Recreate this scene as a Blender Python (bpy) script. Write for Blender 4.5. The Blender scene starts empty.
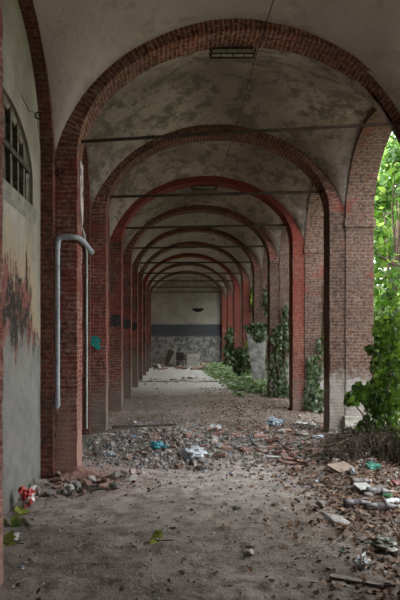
import bpy, math, random
from mathutils import Vector, Matrix, noise, Euler
random.seed(7)
R = random.Random(11)
scene = bpy.context.scene
COL = scene.collection
PI = math.pi

# ------------------------------------------------------------------ helpers
class MB:
    def __init__(s): s.v=[]; s.f=[]; s.uv=[]; s.mi=[]
    def quad(s, pts, uvs=None, mi=0):
        b=len(s.v); s.v += [tuple(p) for p in pts]; s.f.append(tuple(range(b,b+len(pts))))
        s.uv.append(uvs or [(p[0],p[2]) for p in pts]); s.mi.append(mi)
    def grid(s, P, UV, mi=0, closed_u=False):
        """P[i][j] points, UV[i][j]; shared vertices"""
        b=len(s.v); n=len(P); m=len(P[0])
        for r in P:
            for p in r: s.v.append(tuple(p))
        for i in range(n-1):
            for j in range(m-1):
                s.f.append((b+i*m+j, b+(i+1)*m+j, b+(i+1)*m+j+1, b+i*m+j+1))
                s.uv.append([UV[i][j],UV[i+1][j],UV[i+1][j+1],UV[i][j+1]]); s.mi.append(mi)
    def box(s, x0,x1,y0,y1,z0,z1, step=None, amp=0.0, mi=0, caps=True):
        def cnt(a,b): return max(1,int(round((b-a)/step))) if step else 1
        def face(o,du,dv,nu,nv,uvf):
            P=[];U=[]
            for i in range(nu+1):
                r=[];u=[]
                for j in range(nv+1):
                    p=Vector(o)+Vector(du)*(i/nu)+Vector(dv)*(j/nv)
                    if amp:
                        p=p+noise.noise_vector(p*5.0)*amp+noise.noise_vector(p*17.0)*amp*.6
                    r.append(p);u.append(uvf(Vector(o)+Vector(du)*(i/nu)+Vector(dv)*(j/nv)))
                P.append(r);U.append(u)
            s.grid(P,U,mi)
        X,Y,Z=x1-x0,y1-y0,z1-z0; nx,ny,nz=cnt(x0,x1),cnt(y0,y1),cnt(z0,z1)
        face((x0,y0,z0),(X,0,0),(0,0,Z),nx,nz,lambda p:(p.x,p.z))
        face((x1,y1,z0),(-X,0,0),(0,0,Z),nx,nz,lambda p:(p.x,p.z))
        face((x0,y1,z0),(0,-Y,0),(0,0,Z),ny,nz,lambda p:(p.y+.12,p.z))
        face((x1,y0,z0),(0,Y,0),(0,0,Z),ny,nz,lambda p:(p.y+.12,p.z))
        if caps:
            face((x0,y0,z1),(X,0,0),(0,Y,0),nx,ny,lambda p:(p.x,p.y))
            face((x0,y1,z0),(X,0,0),(0,-Y,0),nx,ny,lambda p:(p.x,p.y))
    def tube(s, pts, r, n=10, caps=True, mi=0):
        pts=[Vector(p) for p in pts]; rings=[]
        rs = r if isinstance(r,(list,tuple)) else [r]*len(pts)
        prev=None
        for i,p in enumerate(pts):
            if i==0: t=pts[1]-p
            elif i==len(pts)-1: t=p-pts[i-1]
            else: t=(pts[i+1]-p).normalized()+(p-pts[i-1]).normalized()
            t.normalize()
            a = prev if prev is not None else (Vector((0,0,1)) if abs(t.z)<.9 else Vector((1,0,0)))
            b=t.cross(a).normalized(); a=b.cross(t).normalized(); prev=a
            rings.append([p+(a*math.cos(2*PI*k/n)+b*math.sin(2*PI*k/n))*rs[i] for k in range(n+1)])
        L=0;U=[]
        for i,p in enumerate(pts):
            if i: L+=(p-pts[i-1]).length
            U.append([(k/n*2*PI*rs[i],L) for k in range(n+1)])
        s.grid(rings,U,mi)
        if caps:
            s.quad(rings[0][:n][::-1],[(0,0)]*n,mi); s.quad(rings[-1][:n],[(0,0)]*n,mi)
    def build(s,name,mat,parent=None,smooth=False,merge=False):
        me=bpy.data.meshes.new(name); me.from_pydata(s.v,[],s.f)
        ul=me.uv_layers.new(name='UVMap'); k=0
        flat=[]
        for u in s.uv:
            for c in u: flat += [c[0],c[1]]
        ul.data.foreach_set('uv',flat)
        for m in (mat if isinstance(mat,(list,tuple)) else [mat]): me.materials.append(m)
        me.polygons.foreach_set('material_index',s.mi)
        if smooth: me.polygons.foreach_set('use_smooth',[True]*len(s.f))
        me.update()
        if merge:
            import bmesh
            bm=bmesh.new(); bm.from_mesh(me); bmesh.ops.remove_doubles(bm,verts=bm.verts,dist=1e-4)
            bmesh.ops.recalc_face_normals(bm,faces=bm.faces); bm.to_mesh(me); bm.free()
        o=bpy.data.objects.new(name,me); COL.objects.link(o)
        if parent: 
            o.parent=parent; o.matrix_parent_inverse=Matrix.Translation(-parent.location)
        return o

def tag(o,label,cat,group=None,kind=None):
    if label: o['label']=label
    if cat: o['category']=cat
    if group: o['group']=group
    if kind: o['kind']=kind
    return o
def struct(o): o['kind']='structure'; return o
def thing(name,label,cat,loc=(0,0,0),group=None):
    o=bpy.data.objects.new(name,None); COL.objects.link(o); o.location=loc; o.empty_display_size=.1
    return tag(o,label,cat,group)
def dup(o,loc,rot=None,scale=None,label=None):
    c=o.copy(); COL.objects.link(c); c.location=loc
    if rot is not None: c.rotation_euler=rot
    if scale is not None: c.scale=scale
    if label: c['label']=label
    for ch in o.children:
        d=ch.copy(); COL.objects.link(d); d.parent=c
    return c

# ------------------------------------------------------------------ materials
class NT:
    def __init__(s,name):
        s.m=bpy.data.materials.new(name); s.m.use_nodes=True; s.t=s.m.node_tree
        s.b=s.t.nodes['Principled BSDF']; s.out=s.t.nodes['Material Output']
        s.b.inputs['Roughness'].default_value=.9
        s.b.inputs['Specular IOR Level'].default_value=.25
    def n(s,t,**k):
        x=s.t.nodes.new(t)
        for a,b in k.items(): setattr(x,a,b)
        return x
    def l(s,a,b): s.t.links.new(a,b)
    def pos(s): return s.n('ShaderNodeNewGeometry').outputs['Position']
    def obj(s): return s.n('ShaderNodeTexCoord').outputs['Object']
    def uv(s): return s.n('ShaderNodeTexCoord').outputs['UV']
    def noise(s,vec,scale,detail=4,rough=.6,out='Fac'):
        x=s.n('ShaderNodeTexNoise'); x.inputs['Scale'].default_value=scale; x.inputs['Detail'].default_value=detail
        x.inputs['Roughness'].default_value=rough; s.l(vec,x.inputs['Vector']); return x.outputs[out]
    def ramp(s,fac,stops,interp='LINEAR'):
        x=s.n('ShaderNodeValToRGB'); x.color_ramp.interpolation=interp; e=x.color_ramp.elements
        while len(e)<len(stops): e.new(.5)
        for i,(p,c) in enumerate(stops):
            e[i].position=p; e[i].color=(c,c,c,1) if isinstance(c,(int,float)) else (*c,1)
        s.l(fac,x.inputs[0]); return x.outputs['Color']
    def mix(s,fac,a,b,mode='MIX'):
        x=s.n('ShaderNodeMix',data_type='RGBA',blend_type=mode)
        for v,i in ((fac,0),(a,6),(b,7)):
            if isinstance(v,(int,float)): x.inputs[i].default_value=v
            elif isinstance(v,tuple): x.inputs[i].default_value=(*v,1)
            else: s.l(v,x.inputs[i])
        return x.outputs[2]
    def math(s,op,a,b=0.0,c=None):
        x=s.n('ShaderNodeMath',operation=op)
        for i,v in enumerate((a,b,c)):
            if v is None: continue
            if isinstance(v,(int,float)): x.inputs[i].default_value=v
            else: s.l(v,x.inputs[i])
        return x.outputs[0]
    def sep(s,vec,i):
        x=s.n('ShaderNodeSeparateXYZ'); s.l(vec,x.inputs[0]); return x.outputs[i]
    def mr(s,v,a,b,c=0.0,d=1.0):
        x=s.n('ShaderNodeMapRange'); s.l(v,x.inputs[0])
        for i,k in enumerate((a,b,c,d)): x.inputs[i+1].default_value=k
        return x.outputs[0]
    def bump(s,h,dist=.01,strength=1.0,prev=None):
        x=s.n('ShaderNodeBump'); x.inputs['Distance'].default_value=dist; x.inputs['Strength'].default_value=strength
        s.l(h,x.inputs['Height']); 
        if prev: s.l(prev,x.inputs['Normal'])
        s.l(x.outputs[0],s.b.inputs['Normal']); return x.outputs[0]
    def col(s,c):
        if isinstance(c,tuple): s.b.inputs['Base Color'].default_value=(*c,1)
        else: s.l(c,s.b.inputs['Base Color'])

def brick_mat(name, c1, c2, mortar, dirt=(.05,.035,.03), soot=.5, white=None, paint=None, bh=.060, bw=.25, msize=.010, dust=None):
    t=NT(name); uv=t.uv(); P=t.pos()
    # slightly uneven courses
    nz=t.noise(P,9,4,.65,'Color')
    vm=t.n('ShaderNodeVectorMath',operation='MULTIPLY_ADD'); t.l(nz,vm.inputs[0]); vm.inputs[1].default_value=(.045,.032,0); t.l(uv,vm.inputs[2])
    b=t.n('ShaderNodeTexBrick'); t.l(vm.outputs[0],b.inputs['Vector'])
    b.inputs['Scale'].default_value=1; b.inputs['Brick Width'].default_value=bw; b.inputs['Row Height'].default_value=bh
    b.inputs['Mortar Size'].default_value=msize; b.inputs['Mortar Smooth'].default_value=.3; b.inputs['Bias'].default_value=-.1
    b.inputs['Color1'].default_value=(*c1,1); b.inputs['Color2'].default_value=(*c2,1); b.inputs['Mortar'].default_value=(*mortar,1)
    n1=t.noise(P,1.3,5,.65); n2=t.noise(P,9,5,.7); n3=t.noise(P,38,3,.6)
    c=t.mix(t.ramp(n3,[(.35,0),(.7,.7)]),b.outputs['Color'],tuple(x*1.5 for x in c1))
    c=t.mix(t.ramp(t.noise(P,17,3,.6),[(.46,0),(.62,.75)]),c,tuple(x*.45 for x in c2))
    c=t.mix(t.math('MULTIPLY',t.ramp(n1,[(.40,0),(.58,1)]),soot),c,dirt)
    c=t.mix(t.math('MULTIPLY',t.ramp(n2,[(.5,0),(.68,1)]),.55),c,tuple(x*.8 for x in mortar))
    if paint:   # remains of red limewash
        pc,pz0,pz1,amt=paint
        n4=t.noise(P,2.4,6,.7)
        z=t.sep(P,2)
        k=t.math('MULTIPLY',t.ramp(n4,[(.5+(.5-amt)*.3,0),(.58+(.5-amt)*.3,1)]),t.mr(z,pz0,pz1))
        c=t.mix(t.math('MULTIPLY',k,.62),c,t.mix(n2,pc,tuple(x*.55 for x in pc)))
    if dust:
        dc,dz=dust; z=t.sep(P,2)
        k=t.math('ADD',t.mr(z,dz,0,0,1.1),t.mr(n1,.3,.7,-.45,.35))
        c=t.mix(t.math('MULTIPLY',t.ramp(k,[(.35,0),(.8,1)]),.8),c,dc)
    if white:   # plaster skin left on the lower part
        wc,wz,wy=white; z=t.sep(P,2)
        zz=t.math('ADD',z,t.mr(t.noise(P,5,6,.8),.3,.7,-.35,.35))
        k=t.ramp(t.mr(zz,wz+.16,wz-.12),[(0,0),(1,1)])
        if wy: k=t.math('MULTIPLY',k,t.mr(t.sep(P,1),wy,wy-.3))
        k=t.math('MULTIPLY',k,t.ramp(t.noise(P,4,5,.7),[(.36,.45),(.5,1)]))
        c=t.mix(k,c,t.mix(n2,tuple(x*.72 for x in wc),wc))
    t.col(c)
    h=t.math('ADD',t.math('MULTIPLY',b.outputs['Fac'],-1.0),t.math('MULTIPLY',t.noise(P,30,4,.7),.9))
    t.bump(h,.022,1.0); return t.m

def plaster_mat(name, base, light, dark, warm=None, k=1.0, thr=.52):
    t=NT(name); P=t.pos()
    n1=t.noise(P,.8,6,.68); n2=t.noise(P,3.2,7,.72); n3=t.noise(P,14,4,.7)
    c=t.mix(t.ramp(n1,[(.36,0),(.64,1)]),base,light)
    c=t.mix(t.math('MULTIPLY',t.ramp(n2,[(thr,0),(thr+.12,1)]),.75*k),c,dark)
    if warm: c=t.mix(t.math('MULTIPLY',t.ramp(t.noise(P,1.7,5,.7),[(.56,0),(.66,1)]),.6),c,warm)
    sp=t.ramp(n3,[(.62,0),(.72,1)])
    c=t.mix(t.math('MULTIPLY',sp,.4*k),c,tuple(x*1.5 for x in light))
    # thin vertical streaks
    t.col(c); t.bump(t.math('ADD',n2,t.math('MULTIPLY',n3,.4)),.03,.5); return t.m

def simple(name,c,rough=.8,metal=0,var=.0,vs=8,trans=0,spec=.25):
    t=NT(name); t.b.inputs['Roughness'].default_value=rough; t.b.inputs['Metallic'].default_value=metal
    t.b.inputs['Specular IOR Level'].default_value=spec
    if trans: t.b.inputs['Transmission Weight'].default_value=trans
    O=t.obj()
    n=t.noise(O,vs,4,.65)
    if var: t.col(t.mix(t.ramp(n,[(.35,0),(.65,1)]),tuple(x*(1-var) for x in c),tuple(min(1,x*(1+var)) for x in c)))
    else: t.col(c)
    return t.m

def island_mat(name, stops, rough=.7, transl=.0, objrand=False, tcol=None):
    t=NT(name)
    r=(t.n('ShaderNodeObjectInfo').outputs['Random'] if objrand else t.n('ShaderNodeNewGeometry').outputs['Random Per Island'])
    c=t.ramp(r,stops); 
    n=t.noise(t.obj(),25,3,.6)
    c=t.mix(t.math('MULTIPLY',n,.4),c,(.02,.02,.01))
    t.col(c); t.b.inputs['Roughness'].default_value=rough
    if transl:
        tr=t.n('ShaderNodeBsdfTranslucent'); t.l(t.mix(.5,c,tcol or (.3,.5,.05)),tr.inputs['Color'])
        ms=t.n('ShaderNodeMixShader'); ms.inputs[0].default_value=transl
        t.l(t.b.outputs[0],ms.inputs[1]); t.l(tr.outputs[0],ms.inputs[2]); t.l(ms.outputs[0],t.out.inputs['Surface'])
    return t.m

M={}
RED=(.25,.05,.038)
M['pier_near']=brick_mat('brick_pier_near',(.26,.08,.058),(.13,.042,.032),(.44,.30,.25),soot=.45,paint=((.24,.04,.028),.9,1.8,.5),dust=((.34,.20,.16),1.5))
M['pier_left']=brick_mat('brick_pier_left',(.22,.065,.045),(.11,.04,.032),(.30,.21,.17),soot=.8,paint=(RED,1.3,1.9,.6),dust=((.20,.16,.14),2.1))
M['pier_right']=brick_mat('brick_pier_right',(.145,.078,.056),(.07,.040,.032),(.20,.165,.135),soot=.35,white=((.33,.30,.275),1.0,None),dust=((.3,.25,.22),.9))
M['pier_right_red']=brick_mat('brick_pier_right_red',(.24,.075,.05),(.15,.05,.036),(.26,.18,.14),soot=.3,paint=(RED,1.6,2.4,.9),dust=((.22,.17,.14),1.2))
M['arcade']=brick_mat('brick_arcade',(.16,.088,.063),(.075,.044,.035),(.22,.18,.15),soot=.35,white=((.36,.33,.31),.95,None),paint=(RED,1.8,2.6,.30))
M['ring_near']=brick_mat('brick_ring_near',(.23,.06,.042),(.10,.032,.025),(.42,.31,.25),soot=.45,msize=.012)
M['ring']=brick_mat('brick_ring',(.20,.06,.045),(.10,.034,.028),(.34,.25,.20),soot=.6,paint=(RED,3.0,3.6,.3),msize=.010)
M['ring_red']=brick_mat('brick_ring_red',(.20,.04,.03),(.15,.035,.027),(.22,.10,.08),soot=.15,paint=(RED,0,.5,1.6),msize=.007)
M['rib']=brick_mat('brick_wall_rib',(.20,.05,.036),(.10,.032,.026),(.20,.14,.11),soot=.55,paint=(RED,2,3,.3))
M['vault_pale']=plaster_mat('vault_plaster_pale',(.38,.32,.32),(.47,.405,.405),(.26,.21,.20),warm=(.28,.20,.18),k=.9,thr=.54)  # pale plaster, its colour raised further for light bounced from behind the camera
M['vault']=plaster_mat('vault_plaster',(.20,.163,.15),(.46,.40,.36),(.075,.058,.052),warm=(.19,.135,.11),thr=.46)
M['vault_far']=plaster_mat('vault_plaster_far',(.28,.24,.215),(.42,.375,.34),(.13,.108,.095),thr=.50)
M['wood_grey']=simple('weathered_wood',(.20,.175,.15),.85,var=.4,vs=14)
M['wood_dark']=simple('dark_wood',(.06,.052,.042),.85,var=.4,vs=10)
M['iron']=simple('rusty_iron',(.05,.032,.026),.7,.3,var=.4)
M['pipe']=simple('grey_pipe',(.30,.33,.36),.5,0,var=.25,vs=20,spec=.4)
M['cable']=simple('black_cable',(.02,.02,.02),.7)
M['black']=simple('black_paint',(.012,.012,.012),.8)
M['concrete']=simple('concrete',(.33,.31,.28),.95,var=.35,vs=9)
M['white_obj']=simple('chipped_white_enamel',(.55,.55,.53),.5,var=.15,vs=6)
M['teal']=simple('teal_spray_paint',(.02,.22,.20),.8,var=.3,vs=12)
M['old_bar']=simple('old_bar_wood',(.12,.105,.085),.85,var=.4,vs=14)
M['soot_paint']=simple('sooty_paint',(.035,.035,.035),.9,var=.4)
M['blue']=simple('blue_spray_paint',(.03,.12,.30),.8,var=.3,vs=12)

def left_wall_mat():
    t=NT('left_wall_plaster'); P=t.pos(); z=t.sep(P,2); y=t.sep(P,1)
    n1=t.noise(P,.9,6,.7); n2=t.noise(P,4,6,.7); n3=t.noise(P,15,4,.7)
    mp=t.n('ShaderNodeMapping'); mp.inputs['Scale'].default_value=(6,6,.7); t.l(P,mp.inputs[0])
    st=t.noise(mp.outputs[0],1.6,5,.7)           # vertical run-off streaks
    up=t.mix(t.ramp(n1,[(.38,0),(.62,1)]),(.19,.17,.13),(.32,.30,.26))
    up=t.mix(t.math('MULTIPLY',t.ramp(st,[(.5,0),(.68,1)]),.5),up,(.20,.185,.13))
    lo=t.mix(t.ramp(n2,[(.35,0),(.65,1)]),(.135,.13,.118),(.20,.195,.18))
    lo=t.mix(t.math('MULTIPLY',t.ramp(st,[(.5,0),(.72,1)]),.45),lo,(.17,.17,.16))
    mid=t.mix(t.ramp(n2,[(.46,0),(.56,1)]),(.025,.018,.015),(.19,.07,.055))
    mid=t.mix(t.ramp(n3,[(.55,0),(.66,1)]),mid,(.17,.13,.10))
    zz=t.math('ADD',z,t.math('ADD',t.mr(st,.3,.7,-.30,.30),t.mr(n3,.3,.7,-.1,.1)))
    c=t.mix(t.ramp(t.mr(zz,1.60,1.70),[(0,0),(1,1)]),lo,mid)
    # the skin above the scar comes down further next to the pier
    ed=t.mr(y,6.4,6.9,0.0,-.65)
    ed2=t.mr(t.noise(P,2.2,5,.7),.3,.7,-.35,.35)
    zz2=t.math('SUBTRACT',zz,t.math('ADD',ed,ed2))
    c=t.mix(t.ramp(t.mr(zz2,2.30,2.38),[(0,0),(1,1)]),c,up)
    # rusty wash just above the scar
    k=t.math('MULTIPLY',t.mr(zz2,3.0,2.5),t.mr(zz2,2.30,2.42))
    c=t.mix(t.math('MULTIPLY',k,.55),c,(.30,.21,.11))
    # colour darkens towards the foot of the wall
    c=t.mix(t.math('MULTIPLY',t.mr(t.math('ADD',z,t.mr(n2,.3,.7,-.2,.2)),.45,0),.5),c,(.12,.115,.10))
    # bays further on: greyer, then brick red
    far=t.mix(t.ramp(n2,[(.4,0),(.6,1)]),(.10,.10,.085),(.19,.185,.16))
    c=t.mix(t.mr(y,7.4,7.7),c,far)
    red=t.mix(t.ramp(n2,[(.4,0),(.6,1)]),(.13,.04,.03),(.22,.075,.05))
    c=t.mix(t.mr(y,10.4,11.0),c,red)
    t.col(c)
    h=t.math('ADD',t.math('MULTIPLY',n2,.7),t.math('MULTIPLY',t.ramp(t.mr(zz2,2.30,2.38),[(0,0),(1,1)]),.6))
    t.bump(h,.03,.6); return t.m
M['wall_left']=left_wall_mat()

def end_wall_mat():
    t=NT('end_wall_plaster'); P=t.pos(); z=t.sep(P,2)
    n1=t.noise(P,.9,6,.7); n2=t.noise(P,5,7,.75)
    up=t.mix(t.ramp(n1,[(.38,0),(.62,1)]),(.27,.25,.225),(.40,.375,.34))
    up=t.mix(t.math('MULTIPLY',t.ramp(n2,[(.5,0),(.65,1)]),.5),up,(.16,.15,.125))
    lo=t.mix(t.ramp(n2,[(.47,0),(.53,1)]),(.12,.125,.135),(.32,.31,.29))
    dk=t.mix(n2,(.045,.05,.065),(.10,.105,.12))
    zz=t.math('ADD',z,t.mr(n2,.3,.7,-.12,.12))
    c=t.mix(t.mr(zz,1.78,1.86),lo,dk)
    c=t.mix(t.mr(z,2.52,2.56),c,up)
    t.col(c); t.bump(n2,.03,.5); return t.m
M['end_wall']=end_wall_mat()

def floor_mat():
    t=NT('trodden_dirt_floor'); P=t.pos(); y=t.sep(P,1); x=t.sep(P,0)
    n1=t.noise(P,.7,6,.65); n2=t.noise(P,5,7,.75); n3=t.noise(P,40,4,.7)
    c=t.mix(t.ramp(n1,[(.38,0),(.62,1)]),(.175,.142,.118),(.30,.255,.222))
    c=t.mix(t.ramp(n2,[(.40,.75),(.56,0)]),c,(.085,.066,.055))
    c=t.mix(t.math('MULTIPLY',t.ramp(n3,[(.56,0),(.68,1)]),.45),c,(.40,.36,.33))
    # mortar dust by the rubble, with daylight on mid and far floor painted in
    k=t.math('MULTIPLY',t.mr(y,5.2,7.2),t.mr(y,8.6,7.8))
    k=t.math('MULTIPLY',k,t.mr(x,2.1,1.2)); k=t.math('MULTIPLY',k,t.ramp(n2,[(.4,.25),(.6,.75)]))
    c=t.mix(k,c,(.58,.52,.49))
    k2=t.math('MULTIPLY',t.mr(y,17,20),t.ramp(n2,[(.35,.5),(.6,1)]))  # far floor lightened: daylight from the openings put into the colour
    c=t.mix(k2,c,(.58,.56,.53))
    # red brick dust at the foot of the near pier
    vd=t.n('ShaderNodeVectorMath',operation='DISTANCE'); t.l(P,vd.inputs[0]); vd.inputs[1].default_value=(-1.0,7.1,0)
    c=t.mix(t.math('MULTIPLY',t.mr(t.math('ADD',vd.outputs['Value'],t.mr(n2,.3,.7,-.25,.25)),1.0,.15),.65),c,(.27,.13,.10))
    t.col(c)
    h=t.math('ADD',n2,t.math('MULTIPLY',n3,.5)); t.bump(h,.03,.8); return t.m
M['floor']=floor_mat()
def ground_mat():
    t=NT('garden_ground'); P=t.pos(); n2=t.noise(P,3,7,.75)
    t.col(t.mix(t.ramp(n2,[(.4,0),(.6,1)]),(.19,.155,.115),(.17,.19,.09))); t.bump(n2,.05,.7); return t.m
M['ground']=ground_mat()

# ------------------------------------------------------------------ layout
XL,XR=-1.18,2.82            # clear span between the piers
XC=(XL+XR)/2; A=(XR-XL)/2
WL=-1.60; FL=-1.45          # left wall face, face of its wall ribs
WR0,WR1=3.10,3.60           # arcade wall
T=.42; BAY=3.19
Y=lambda k: 3.65 if k==-1 else 7.24+BAY*k
YEND=7.24+BAY*9-.05
EYE=1.70; F=583.33
SPR=3.95
def G(px,py,h=0.0):
    y=(EYE-h)*F/(py-338.0); return ((px-172.0)/F*y,y)
def H(x,y):
    p=Vector((x,y,0))
    h=.028*noise.noise(p*.55)+.022*noise.noise(p*1.9)+.011*noise.noise(p*5.5)+.006*noise.noise(p*13)
    h+=.035*max(0,noise.noise(p*7+Vector((4,3,0)))-.05) *max(.15,min(1,(6.2-y)/1.5))
    d=((x-.35)/1.7)**2+((y-9.3)/1.5)**2           # rubble mound
    h+=.09*max(0,1-d)*(1+.5*noise.noise(p*3))
    d=((x-2.4)/.8)**2+((y-7.9)/1.9)**2
    h+=.10*max(0,1-d)
    return h

# floor
m=MB(); ys=[-6.0]
while ys[-1]<36: ys.append(ys[-1]+max(.035,.009*abs(ys[-1])) if ys[-1]>1.5 else ys[-1]+.25)
xs=[-1.75+5.7*i/150 for i in range(151)]
m.grid([[ (x,y,H(x,y)) for y in ys] for x in xs],[[ (x,y) for y in ys] for x in xs])
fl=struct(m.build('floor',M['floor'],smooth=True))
m=MB(); gx=[3.3+ (i**1.5)*.55 for i in range(30)]; gy=[-15+i*1.5 for i in range(72)]
m.grid([[ (x,y,-.02+.1*noise.noise(Vector((x,y,0))*.5)-(.0 if x>4 else .05)) for y in gy] for x in gx],[[ (x,y) for y in gy] for x in gx])
struct(m.build('ground',M['ground'],smooth=True))

# ------------------------------------------------------------------ walls with arched openings
def arched_wall(name,mat,x0,x1,ya,yb,ops,z0,z1,N=20):
    m=MB()
    def q(a,b,c,d,f): m.quad([a,b,c,d],[f(p) for p in (a,b,c,d)])
    fy=lambda p:(p[1]+.12,p[2])
    cur=ya
    for (a,b,sill,spr,rise) in ops+[(yb,yb,0,0,0)]:
        for x in (x0,x1): q((x,cur,z0),(x,a,z0),(x,a,z1),(x,cur,z1),fy)
        if a>=yb: break
        c=(a+b)/2; r=(b-a)/2; pts=[]
        for i in range(N+1):
            th=PI-PI*i/N; pts.append((c+r*math.cos(th),spr+rise*math.sin(th)))
        for x in (x0,x1):
            for i in range(N):
                (y_a,z_a),(y_b,z_b)=pts[i],pts[i+1]
                q((x,y_a,z_a),(x,y_b,z_b),(x,y_b,z1),(x,y_a,z1),fy)
            if sill>z0: q((x,a,z0),(x,b,z0),(x,b,sill),(x,a,sill),fy)
        L=0
        for i in range(N):
            (y_a,z_a),(y_b,z_b)=pts[i],pts[i+1]; d=math.hypot(y_b-y_a,z_b-z_a)
            m.quad([(x0,y_a,z_a),(x1,y_a,z_a),(x1,y_b,z_b),(x0,y_b,z_b)],[(x0,L),(x1,L),(x1,L+d),(x0,L+d)]); L+=d
        for yy in (a,b): m.quad([(x0,yy,sill),(x1,yy,sill),(x1,yy,spr),(x0,yy,spr)],[(x0,sill),(x1,sill),(x1,spr),(x0,spr)])
        if sill>z0: m.quad([(x0,a,sill),(x1,a,sill),(x1,b,sill),(x0,b,sill)],[(x0,a),(x1,a),(x1,b),(x0,b)])
        cur=b
    m.quad([(x0,ya,z1),(x1,ya,z1),(x1,yb,z1),(x0,yb,z1)])
    for yy in (ya,yb): m.quad([(x0,yy,z0),(x1,yy,z0),(x1,yy,z1),(x0,yy,z1)])
    return struct(m.build(name,mat))
ZT=6.7
YB=-5.95
bays=[(Y(k)+T,Y(k+1)) for k in range(-1,9)]
bays[-1]=(Y(8)+T,YEND)
back=[(.9,3.65),(-2.3,.5),(-5.5,-2.7)]
opsR=[(a+.08,b-.02,-.3,3.80,(b-a)*.49) for a,b in bays[:-1]]+[(bays[-1][0]+.1,bays[-1][1]-.5,-.3,3.8,1.2)]
arched_wall('wall_right',M['arcade'],WR0,WR1,YB,YEND,opsR,-.3,ZT)  # unseen stretch behind the camera kept closed to darken the foreground
WIN=(4.57,6.70,3.20,3.50,.58)
arched_wall('wall_left',M['wall_left'],WL-.35,WL,YB,YEND,[WIN],-.3,ZT,N=28)
m=MB(); m.box(WL-.35,WR1+.3,YEND,YEND+.4,-.3,ZT); struct(m.build('wall_end',M['end_wall']))
m=MB(); m.box(WL-.35,WR1+.3,YB-.4,YB,-.3,ZT); struct(m.build('wall_back',M['vault_pale']))
m=MB(); m.box(WL-.4,WR1+.5,YB-.4,YEND+.4,ZT,ZT+.2); struct(m.build('sun_blocker_roof',M['wood_dark']))  # unseen slab added over the vaults to block the sun

# ------------------------------------------------------------------ vaults
CR={-1:1.60,0:1.57,1:1.42,2:1.40,3:1.45,4:1.45,5:1.45,6:1.45,7:1.45,8:1.40}
def vault(i,a,b,ba,bb,mat):
    x0,x1=FL-.05,WR0+.02; xc=(x0+x1)/2; xa=(x1-x0)/2; y0,y1=a-.06,b+.06; yc=(y0+y1)/2; ya=(y1-y0)/2
    NU,NV=44,34; P=[];U=[]; s0=3.55
    for iu in range(NU+1):
        u=-math.cos(PI*iu/NU); row=[];ur=[]
        for iv in range(NV+1):
            v=-math.cos(PI*iv/NV)
            bk=ba+(bb-ba)*(v+1)/2
            E=(bk+.57)*math.sqrt(max(0,1-u*u))+.10*(1-v*v)
            L=1.76*math.sqrt(max(0,1-v*v))+.36*(1-u*u)
            p=7.0; z=s0-.04+(max(E,0)**p+max(L,0)**p)**(1/p)
            q=Vector((xc+xa*u,yc+ya*v,z)); z+=.02*noise.noise(q*1.5)
            row.append((q.x,q.y,z)); ur.append((q.x,q.y))
        P.append(row);U.append(ur)
    m=MB(); m.grid(P,U); return struct(m.build('ceiling',mat,smooth=True))
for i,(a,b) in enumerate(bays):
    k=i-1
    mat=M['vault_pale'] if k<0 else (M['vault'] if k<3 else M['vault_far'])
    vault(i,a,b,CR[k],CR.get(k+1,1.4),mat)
for a,b in back: vault(0,a,b,1.6,1.6,M['vault_pale'])

# wall ribs on the left wall (jambs and half arches)
for i,(a,b) in enumerate(bays):
    m=MB(); x0,x1=WL-.02,FL; w=.14; sp=3.85
    c=(a+b)/2; r=(b-a)/2-w; rise=1.40; Nn=40
    for (ya,yb) in ((a-.02,a+w),(b-w,b+.02)): m.box(x0,x1,ya,yb,-.1,sp,step=.12,amp=.006,caps=False)
    PI_=[];PE=[];L=[0]
    for j in range(Nn+1):
        th=PI-PI*j/Nn
        PI_.append(Vector((0,c+r*math.cos(th),sp+rise*math.sin(th))))
        PE.append(Vector((0,c+(r+w)*math.cos(th),sp+(rise+.32)*math.sin(th))))
        if j: L.append(L[-1]+(PI_[j]-PI_[j-1]).length)
    jit=lambda p: p+noise.noise_vector(p*6)*.008
    def row(f,x): return [jit(Vector((x,p.y,p.z))) for p in f]
    m.grid([row(PI_,x1),row(PE,x1)],[[(0,l) for l in L],[(.24,l) for l in L]])
    m.grid([row(PI_,x0),row(PI_,x1)],[[(0,l) for l in L],[(.15,l) for l in L]])
    struct(m.build('trim_%d'%(i+1),M['rib']))

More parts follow.
